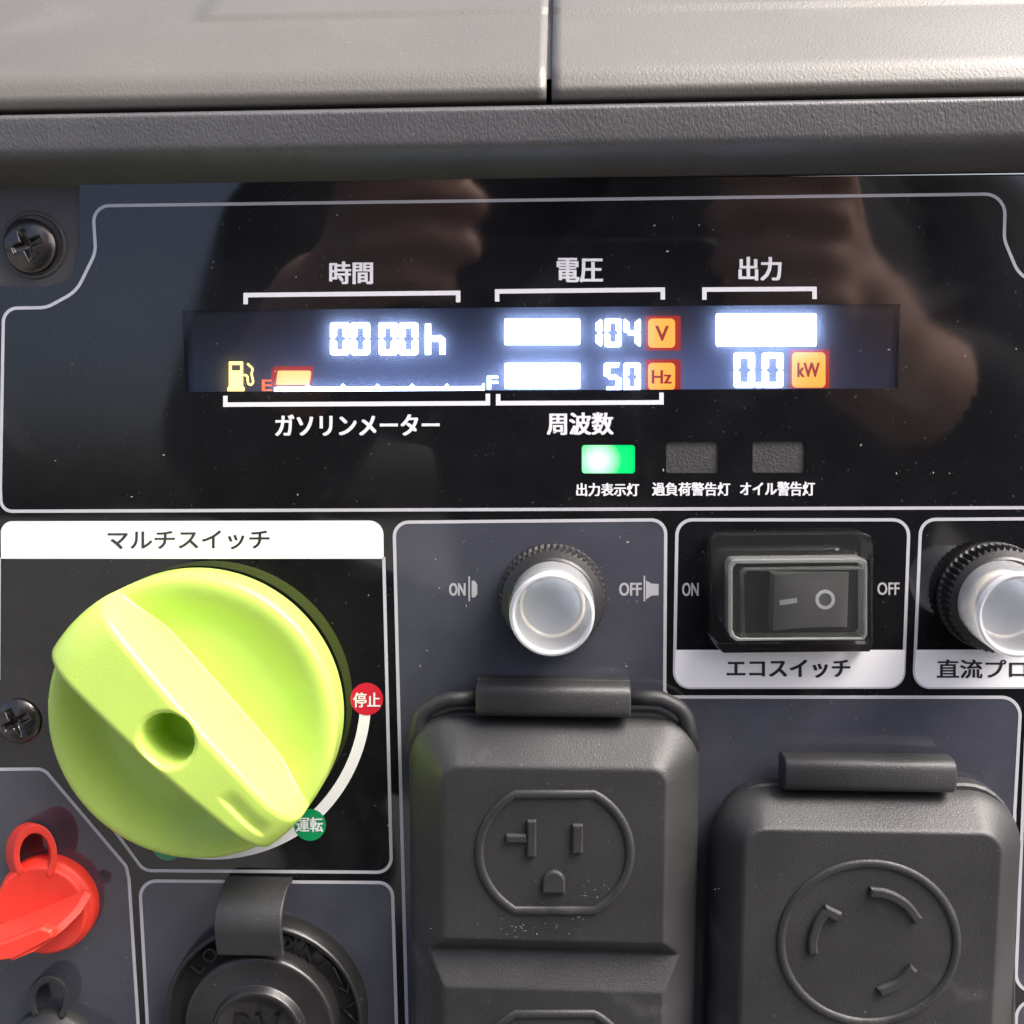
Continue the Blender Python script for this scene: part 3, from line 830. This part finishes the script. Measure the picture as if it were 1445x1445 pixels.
def emboss(name, pts, hpx, parent, closed=False, rise=.6, **k):
    """raised moulded line on a cover face: pixel path, width in mm"""
    wd, h = hpx
    return tube(name, [(P(u, v, h*MM)[0], h*MM+.05*MM, P(u, v, h*MM)[1]) for u, v in pts], wd*MM, M['rubber'], parent, closed=closed, flat=rise, n=10, **k)

def pad(name, pts, h, rise, parent, r=2, m=None):
    return loft(name, fillet(pts, r, n=3), [(0, h-.1), (.05, h+rise-.45), (.22, h+rise-.14), (.5, h+rise)], m or M['rubber'], parent, px_h=h+rise)

HP = 14.0
dup, A = cover('outlet_cover', 'black rubber flip cover over the double outlet', (577, 1012, 986, 1790, 1180), (628, 1084, 937, 1738, 1200), 6.0, HP, 8.5, 3.0,
               groove=(1326, 1353, 1396, HP-3.6))
def flange(parent, px, h1, r=10):
    loft('back_flange', fillet(px, r*6.5), [(0, .2), (0, h1-.5), (.5, h1)], M['rubber'], parent, px_h=h1)
flange(dup, rect(590, 1006, 975, 1780), 4.5, 9)
# plate outlines and blade shapes moulded on it
def duplex_face(v0):
    t0 = math.asin(82/96.4)
    pts = [(783+106.5*math.cos(a), 1202.5-96.4*math.sin(a)) for a in np.linspace(-t0, t0, 25)]
    pts += [(783-106.5*math.cos(a), 1202.5-96.4*math.sin(a)) for a in np.linspace(t0, -t0, 25)]
    o = [(u, v+v0) for u, v in pts]
    emboss('outlet_ring', o, (.95, HP), dup, closed=True)
    pad('blade_mark', [(743, 1158+v0), (757, 1158+v0), (757, 1211+v0), (743, 1211+v0)], HP, .9, dup)
    pad('blade_mark', [(713, 1178+v0), (743.5, 1178+v0), (743.5, 1191+v0), (713, 1191+v0)], HP, .8, dup)
    pad('blade_mark', [(807, 1164+v0), (823, 1164+v0), (823, 1206+v0), (807, 1206+v0)], HP, .9, dup)
    u = [(764+33*i/12*1.0, 0) for i in range(13)]
    g = [(765, 1262+v0)]+[(781.5-16.5*math.cos(math.pi*i/12), 1246+v0-16.5*math.sin(math.pi*i/12)) for i in range(13)]+[(798, 1262+v0)]
    pad('blade_mark', g, HP, .9, dup, r=1)
duplex_face(0); duplex_face(310)
# hinge and wire spring
def hinge(parent, u0, v0, u1, v1, h):
    rr = abs(P(u0, v0, h*MM)[1]-P(u0, v1, h*MM)[1])/2
    xa, za = P(u0, (v0+v1)/2, h*MM); xb, _ = P(u1, (v0+v1)/2, h*MM)
    n = 32; vs = []; fs = []
    def pw(q, e): return math.copysign(abs(q)**e, q)
    for x, k in ((xa, .93), (xa+.0004, 1), (xb-.0004, 1), (xb, .93)):
        for i in range(n):
            t = 2*math.pi*i/n; vs.append((x, -(h+pw(math.sin(t), .55)*3.7*k)*MM, za+pw(math.cos(t), .55)*rr*k))
    for q in range(3):
        for i in range(n):
            j = (i+1) % n; fs.append((q*n+i, q*n+j, (q+1)*n+j, (q+1)*n+i))
    fs += [tuple(range(n)), tuple(range(3*n, 4*n))]
    o = mesh('hinge_barrel', vs, fs, M['rubber'], parent, recalc=True, smooth=True)
    for p in o.data.polygons:
        if len(p.vertices) > 4: p.use_smooth = False
    return xa, xb, za, rr
xa, xb, za, rr = hinge(dup, 673, 961, 889, 1006, 6.0)
loft('hinge_plate', [(xa-.0002, za-.006), (xb+.0002, za-.006), (xb+.0002, za+rr*.95), (xa-.0002, za+rr*.95)], [(0, .2), (0, 3.4), (.4, 3.8)], M['rubber'], dup)
def wire(pts, h, r=1.7):
    tube('spring_wire', [(P(u, v, h*MM)[0], h*MM, P(u, v, h*MM)[1]) for u, v in pts], r*MM, M['rubber'], dup, n=14)
wire(fillet([(676, 985), (628, 987), (592, 1006), (585, 1060)], [0, 46, 34, 0], closed=False, n=9), 4.6)
wire(fillet([(886, 984), (932, 985), (966, 1002), (978, 1058)], [0, 46, 34, 0], closed=False, n=9), 4.6)

lock, A2 = cover('outlet_cover', 'black rubber flip cover over the round locking outlet', (1004, 1112, 1441, 1660, 1230), (1051, 1172, 1410, 1590, 1250), 6.0, HP, 12, 4.2)
flange(lock, rect(1016, 1106, 1434, 1650), 4.5, 11)
emboss('outlet_ring', [(1226+124*math.cos(a), 1330+112*math.sin(a)) for a in np.linspace(0, 2*math.pi, 73)[:-1]], (.92, HP), lock, closed=True)
def bandpad(path, wd):
    q = [np.array(e, float) for e in path]; q = [2*q[0]-q[1]]+q+[2*q[-1]-q[-2]]; p = []
    for i in range(1, len(q)-2):
        for t in np.linspace(0, 1, 6)[:(6 if i == len(q)-3 else 5)]:
            p.append(tuple(.5*(2*q[i]+(q[i+1]-q[i-1])*t+(2*q[i-1]-5*q[i]+4*q[i+1]-q[i+2])*t*t+(3*q[i]-q[i-1]-3*q[i+1]+q[i+2])*t**3)))
    a = offset(p, wd/2, False); b = offset(p, -wd/2, False)
    loft('blade_mark', a+b[::-1], [(0, HP-.1), (.05, HP+.5), (.22, HP+.8), (.5, HP+.95)], M['rubber'], lock, px_h=HP+.9)
bandpad([(1228, 1260), (1254, 1264), (1279, 1278), (1297, 1301)], 14)
bandpad([(1148.5, 1348), (1148, 1328), (1156, 1303), (1168, 1287)], 14)
pad('blade_mark', [(1165, 1278), (1190, 1290), (1184, 1304), (1160, 1292)], HP, 1.0, lock)
bandpad([(1241, 1402), (1268, 1390), (1291, 1367)], 14)
hinge(lock, 1103, 1064, 1342, 1110, 6.0)

# ------------------------------------------------------------------ round socket cover with a strap
def round_socket():
    c = P(381, 1421, 0)
    s = lathe('round_socket', c, [(22.9, .1), (22.8, 4.4), (22.4, 5.2), (22.0, 5.4), (21.5, 5.2), (21.2, 4.3), (17.0, 4.1)], M['rubber_gloss'], GEN, n=96,
              label='round black socket with a screw-down cover and strap')
    lathe('socket_cover', (c[0], c[1]-.0002), [(17.3, 4.0), (17.1, 7.8), (16.7, 8.5), (16.0, 8.7), (10.8, 8.4), (10.4, 8.8), (10.1, 10.2), (9.6, 10.7), (8.9, 10.5), (8.5, 9.7), (0, 9.5)], M['rubber_gloss'], s, n=96)
    # raised words round the rim
    def ring_text(st, ang, rad, size):
        cu = bpy.data.curves.new('l', 'FONT'); cu.body = st; cu.extrude = .05; cu.align_x = 'CENTER'; cu.offset = .01
        ob = bpy.data.objects.new('l', cu); COL.objects.link(ob)
        me = bpy.data.meshes.new_from_object(ob.evaluated_get(bpy.context.evaluated_depsgraph_get()))
        bpy.data.objects.remove(ob); bpy.data.curves.remove(cu); me.materials.clear()
        for v in me.vertices:
            x, y, e = v.co; a = math.radians(ang); yy = rad+(y-.35)*size; xx = x*size
            px = xx*math.cos(a)+yy*math.sin(a); pz = -xx*math.sin(a)+yy*math.cos(a)
            v.co = (c[0]+px*MM, -(4.15+(.55 if e > 0 else 0))*MM, c[1]+pz*MM)
        finish('raised_letter', me, M['rubber_gloss'], s, recalc=False)
    for st, a in zip('LOCK', (-52, -39, -27, -15)): ring_text(st, a, 19.2, 4.5)
    for st, a in zip('POINT', (4, 15.5, 24, 33, 45.5)): ring_text(st, a, 19.2, 4.5)
    def mark(pts, closed=False):
        tube('raised_arrow', [(P(u, v, 4.3*MM)[0], 4.3*MM, P(u, v, 4.3*MM)[1]) for u, v in pts], .34*MM, M['rubber_gloss'], s, closed=closed, n=6)
    mark([(470, 1363), (482, 1388)]); mark([(493, 1381), (491, 1400), (479, 1393)])
    mark([(509, 1410), (484, 1424), (508, 1446)], True)
    text('lettering', 'RV', (331, 1433, 392, 1476), 9.5*MM, M['rubber_gloss'], s, bold=.0, raise_=.4*MM)
    # strap: bent band from the panel over the rim to the cover
    xa = P(307, 1300, 8*MM)[0]; xb = P(401, 1300, 8*MM)[0]
    zc = P(350, 1303, 8*MM)[1]; rz = P(350, 1247, 4*MM)[1]-zc
    pr = [(1.0+9.8*math.sin(t), zc+rz*math.cos(t)) for t in np.linspace(-.12, 1.75, 20)]
    pr += [(9.4, P(350, 1348, 9*MM)[1])]
    n = len(pr); vs = []; fs = []
    for x in (xa, xb):
        inn = offset([(p[0]*MM, p[1]) for p in pr], -1.4*MM, False)
        for h, z in [(p[0]*MM, p[1]) for p in pr]+inn: vs.append((x, -h, z))
    k = 2*n
    for i in range(n-1):
        fs += [(i, i+1, k+i+1, k+i), (n+i, k+n+i, k+n+i+1, n+i+1), (i, n+i, n+i+1, i+1), (k+i, k+i+1, k+n+i+1, k+n+i)]
    fs += [(0, k, k+n, n), (n-1, 2*n-1, k+2*n-1, k+n-1)]
    st_ = mesh('strap', vs, fs, M['rubber'], s, recalc=True, smooth=False)
    bv = st_.modifiers.new('b', 'BEVEL'); bv.width = .0004; bv.segments = 2; bv.limit_method = 'ANGLE'
    for p in st_.data.polygons: p.use_smooth = True
    ws = st_.modifiers.new('w', 'WEIGHTED_NORMAL')
round_socket()

# ------------------------------------------------------------------ rubber dust caps
def loop_band(parent, m, back, front, a0=-35, a1=205, th=5.0):
    """upright rubber eye: a band between a back and a front ellipse, (u, v, ru, rv, h mm)"""
    n = 28; vs = []; fs = []
    for i in range(n+1):
        a = math.radians(a0+(a1-a0)*i/n)
        for (u, v, ru, rv, h), k in ((back, 0), (back, 1), (front, 1), (front, 0)):
            rr = 1 if k == 0 else (ru-th*1.4)/ru
            q = P(u+ru*rr*math.cos(a), v-rv*rr*math.sin(a), h*MM); vs.append((q[0], -h*MM, q[1]))
    for i in range(n):
        for j in range(4):
            f = (j+1) % 4; fs.append((i*4+j, i*4+f, i*4+4+f, i*4+4+j))
    fs += [(0, 1, 2, 3), (n*4, n*4+3, n*4+2, n*4+1)]
    o = mesh('loop', vs, fs, m, parent, recalc=True, smooth=True)
    b = o.modifiers.new('b', 'BEVEL'); b.width = .0003; b.segments = 2; b.limit_method = 'ANGLE'; o.modifiers.new('w', 'WEIGHTED_NORMAL')
    return o

def cap(px, m, label, fin=True):
    c = P(*px, 0)
    k = lathe('terminal_cap', c, [(11.3, .1), (11.3, 2.6), (11.0, 3.2), (10.6, 3.5), (10.4, 4.8), (10.0, 5.2), (9.6, 5.1), (0, 5.0)], m, GEN, n=72, label=label)
    dx, dy = px[0]-73, px[1]-1270
    def Q(u, v, h): q = P(u+dx, v+dy, h*MM); return (q[0], -h*MM, q[1])
    base = [(119, 1254, 4.9), (92, 1267, 4.9), (62, 1280, 4.9), (32, 1292, 4.9), (-2, 1304, 4.9), (-22, 1311, 4.9)]
    top = [(121, 1257, 5.4), (105, 1283, 8.0), (84, 1304, 10.8), (64, 1320, 12.6), (40, 1337, 13.4), (8, 1350, 13.4)]
    vs = []; fs = []; n = len(base)
    for b, t in zip(base, top):
        for (du, dv) in ((0, 0), (9, 6)):
            for s in (0, .34, .67, 1):
                e = [b[i]+(t[i]-b[i])*s for i in range(3)]; vs.append(Q(e[0]+du, e[1]+dv, e[2]))
    for i in range(n-1):
        a, b = i*8, i*8+8
        for s in range(3):
            fs += [(a+s, a+s+1, b+s+1, b+s), (a+4+s, b+4+s, b+5+s, a+5+s)]
        fs += [(a+3, a+7, b+7, b+3)]
    for e in (0, (n-1)*8):
        for s in range(3): fs.append((e+s, e+4+s, e+5+s, e+1+s))
    loft('tab_bead', fillet([(u+dx, v+dy) for u, v in [(-16, 1338), (58, 1309), (72, 1313), (75, 1323), (66, 1329), (20, 1353), (-16, 1358)]], 5, n=4), [(0, 11.4), (0, 13.2), (.4, 13.8)], m, k, px_h=13.5)
    f = mesh('pull_tab', vs, fs, m, k, recalc=True, smooth=True)
    bv = f.modifiers.new('b', 'BEVEL'); bv.width = .0005; bv.segments = 2; bv.limit_method = 'ANGLE'; f.modifiers.new('w', 'WEIGHTED_NORMAL')
    return k, dx, dy
rc, dx, dy = cap((73, 1270), M['red_rubber'], 'red rubber terminal cap with a loop and pull tab')
loop_band(rc, M['red_rubber'], (42, 1203, 35, 43, .8), (50, 1207, 31, 44, 5.4), th=6.6, a0=-50, a1=222)
bc, dx, dy = cap((80, 1484), M['rubber'], 'black rubber terminal cap with a loop, cut off by the lower edge')
loop_band(bc, M['rubber'], (68, 1409, 28, 35, 1.2), (69, 1413, 28, 36, 3.6), th=6, a0=-50, a1=222)

# ------------------------------------------------------------------ lint on the panel and lid
def lint():
    vs, fs = [], []
    rnd = random.Random(3)
    spots = [(u, v, .25) for u, v in ((231, 642), (186, 701), (420, 698), (306, 485), (1215, 628), (1265, 668), (1362, 502), (1317, 667), (1340, 668), (620, 830), (603, 918), (593, 940), (884, 940), (658, 855), (548, 1165), (520, 840))]
    spots += [(rnd.uniform(60, 1440), rnd.uniform(290, 720), .25) for _ in range(14)]
    spots += [(rnd.uniform(565, 930), rnd.uniform(745, 950), .25) for _ in range(6)]
    spots += [(rnd.gauss(745, 38), rnd.gauss(1311, 7), 14.3) for _ in range(26)]
    spots += [(rnd.gauss(842, 14), rnd.gauss(1256, 12), 14.3) for _ in range(12)]
    spots += [(1014, 1254, 8.2), (1009, 1255, 8.2)]
    for u, v, h in spots:
        if 700 < u < 860 and 760 < v < 940: continue
        a = rnd.uniform(0, 3.14); big = .55 if h > 10 else 1; L = rnd.uniform(.7, 1.9)*big; wd = rnd.uniform(.45, .8)*big; b = len(vs)
        for sx, sy in ((-1, -1), (1, -1), (1, 1), (-1, 1)):
            x, z = P(u+sx*L*math.cos(a)-sy*wd*math.sin(a), v+sx*L*math.sin(a)+sy*wd*math.cos(a), h*MM); vs.append((x, -h*MM, z))
        fs.append((b+3, b+2, b+1, b))
    mesh('lint', vs, fs, M['lint'], None, kind='stuff', label='pale lint and dust specks lying on the glossy panel', cat='dust')
lint()

# ------------------------------------------------------------------ the photographer, seen only mirrored in the gloss
def photographer():
    ph = loft('phone', fillet([(-.100, -.014), (.068, -.014), (.068, .064), (-.100, .064)], .009, n=5), [(.6, 0), (0, .8), (0, 7.4), (.7, 8.2)], M['phone'], None,
              label='navy phone held sideways in two hands in front of the panel', cat='phone')
    # the loft stands on the panel plane; carry it back to the lens
    ph.location += rt @ Vector((0, -(D+.0016), 0))
    lens = lathe('camera_lens', (0, 0), [(6, .1), (6, -.3), (5.5, -.4), (0, -.4)], M['lens_glass'], None, n=32)
    lens.location += rt @ Vector((0, -(D+.0016)-.0002, 0)); lens.parent = ph; bpy.context.view_layer.update(); lens.matrix_parent_inverse = ph.matrix_world.inverted()
    segs = []          # (a, b, ra, rb, material)
    def cap_(a, b, ra, rb, k): segs.append((np.array(a), np.array(b), ra, rb, k))
    J, S, T, Hh = 0, 1, 2, 3
    # coordinates: (X, distance from the panel, Z)
    pel = (.10, .70, -.30); chest = (.09, .56, .00); neck = (.07, .52, .13); head = (.05, .47, .26)
    cap_(pel, (.10, .64, -.15), .175, .175, J); cap_((.10, .64, -.15), chest, .185, .19, J)
    cap_((-.10, .56, .06), (.22, .56, .06), .10, .10, J); cap_(chest, neck, .12, .06, J)
    cap_(neck, head, .055, .06, S); cap_((.05, .47, .24), (.05, .48, .30), .076, .082, S); cap_((.05, .49, .31), (.05, .51, .29), .084, .088, Hh)
    cap_((.05, .395, .245), (.05, .385, .232), .011, .013, S); cap_((.05, .425, .185), (.05, .44, .20), .034, .045, S)
    for s, sh, el, wr in ((-1, (-.165, .54, .09), (-.178, .40, -.025), (-.125, .29, .022)), (1, (.26, .55, .08), (.29, .42, -.05), (.152, .30, .016))):
        cu = tuple(el[q]+(wr[q]-el[q])*.62 for q in range(3)); cap_(sh, el, .085, .060, J); cap_(el, cu, .058, .044, J); cap_(cu, wr, .033, .028, S)
        pk = (wr[0]-s*.018, wr[1]-.030, wr[2]+.014)
        cap_(wr, pk, .029, .029, S)
        kn = (wr[0]-s*.030, .243, wr[2]+.024)
        cap_(pk, kn, .026, .022, S)
        # four fingers over the back of the phone, thumb on the screen side
        for i, (dz, L) in enumerate(((.030, .9), (.012, 1.0), (-.006, .95), (-.022, .75))):
            k0 = (kn[0]-s*.004, .236, kn[2]+dz*.75+.006); k1 = (k0[0]-s*.010*L, .217, k0[2]+.012+dz*.25)
            k2 = (k1[0]-s*.026*L, .215, k1[2]+.004); k3 = (k2[0]-s*.018*L, .217, k2[2]-.003)
            cap_(kn, k0, .018, .0105, S); cap_(k0, k1, .0105, .0095, S); cap_(k1, k2, .0095, .0088, S); cap_(k2, k3, .0088, .0075, S)
        t0 = (kn[0]+s*.004, .262, kn[2]+.006); t1 = (kn[0]-s*.026, .258, kn[2]+.010); t2 = (kn[0]-s*.050, .250, kn[2]+.004)
        cap_(pk, t0, .02, .013, S); cap_(t0, t1, .013, .011, S); cap_(t1, t2, .011, .009, S)
    # squatting legs
    for s, kx in ((-1, -.20), (1, .36)):
        hip = (.07+s*.09, .70, -.31); kn = (kx, .46, -.16); an = (kx-s*.02, .62, -.40)
        cap_(hip, kn, .095, .068, T); cap_(kn, an, .062, .042, T); cap_(an, (kx+s*.02, .46, -.405), .038, .03, T)
    bm = bmesh.new()
    for a, b, ra, rb, k in segs:
        A = Vector((a[0], -a[1], a[2])); B = Vector((b[0], -b[1], b[2])); d = B-A
        for p, r in ((A, ra), (B, rb)):
            bmesh.ops.create_icosphere(bm, subdivisions=3, radius=r, matrix=Matrix.Translation(p))
        if d.length > 1e-5:
            q = d.to_track_quat('Z', 'Y').to_matrix().to_4x4()
            bmesh.ops.create_cone(bm, cap_ends=True, segments=24, radius1=ra, radius2=rb, depth=d.length, matrix=Matrix.Translation((A+B)/2) @ q)
    me = bpy.data.meshes.new('person'); bm.to_mesh(me); bm.free()
    tmp = bpy.data.objects.new('person', me); COL.objects.link(tmp)
    r = tmp.modifiers.new('r', 'REMESH'); r.mode = 'VOXEL'; r.voxel_size = .0032
    sm = tmp.modifiers.new('s', 'SMOOTH'); sm.iterations = 5; sm.factor = .5
    me2 = bpy.data.meshes.new_from_object(tmp.evaluated_get(bpy.context.evaluated_depsgraph_get()))
    bpy.data.objects.remove(tmp); bpy.data.meshes.remove(me)
    n = len(me2.polygons); ce = np.empty(n*3, np.float32); me2.polygons.foreach_get('center', ce); ce = ce.reshape(-1, 3)
    best = np.full(n, 9.0); ids = np.zeros(n, int)
    for a, b, ra, rb, k in segs:
        A = np.array((a[0], -a[1], a[2])); B = np.array((b[0], -b[1], b[2])); d = B-A; L2 = max(float(d@d), 1e-9)
        t = np.clip(((ce-A)@d)/L2, 0, 1); dist = np.linalg.norm(ce-(A+t[:, None]*d), axis=1)-(ra+(rb-ra)*t)
        w_ = dist < best; best[w_] = dist[w_]; ids[w_] = k
    me2.materials.clear()
    me2.polygons.foreach_set('material_index', ids.tolist())
    finish('person', me2, [M['jacket'], M['skin'], M['trousers'], M['hair']], None, smooth=True,
           label='person in dark clothes crouching with a phone held in both hands, seen reflected', cat='person')
photographer()
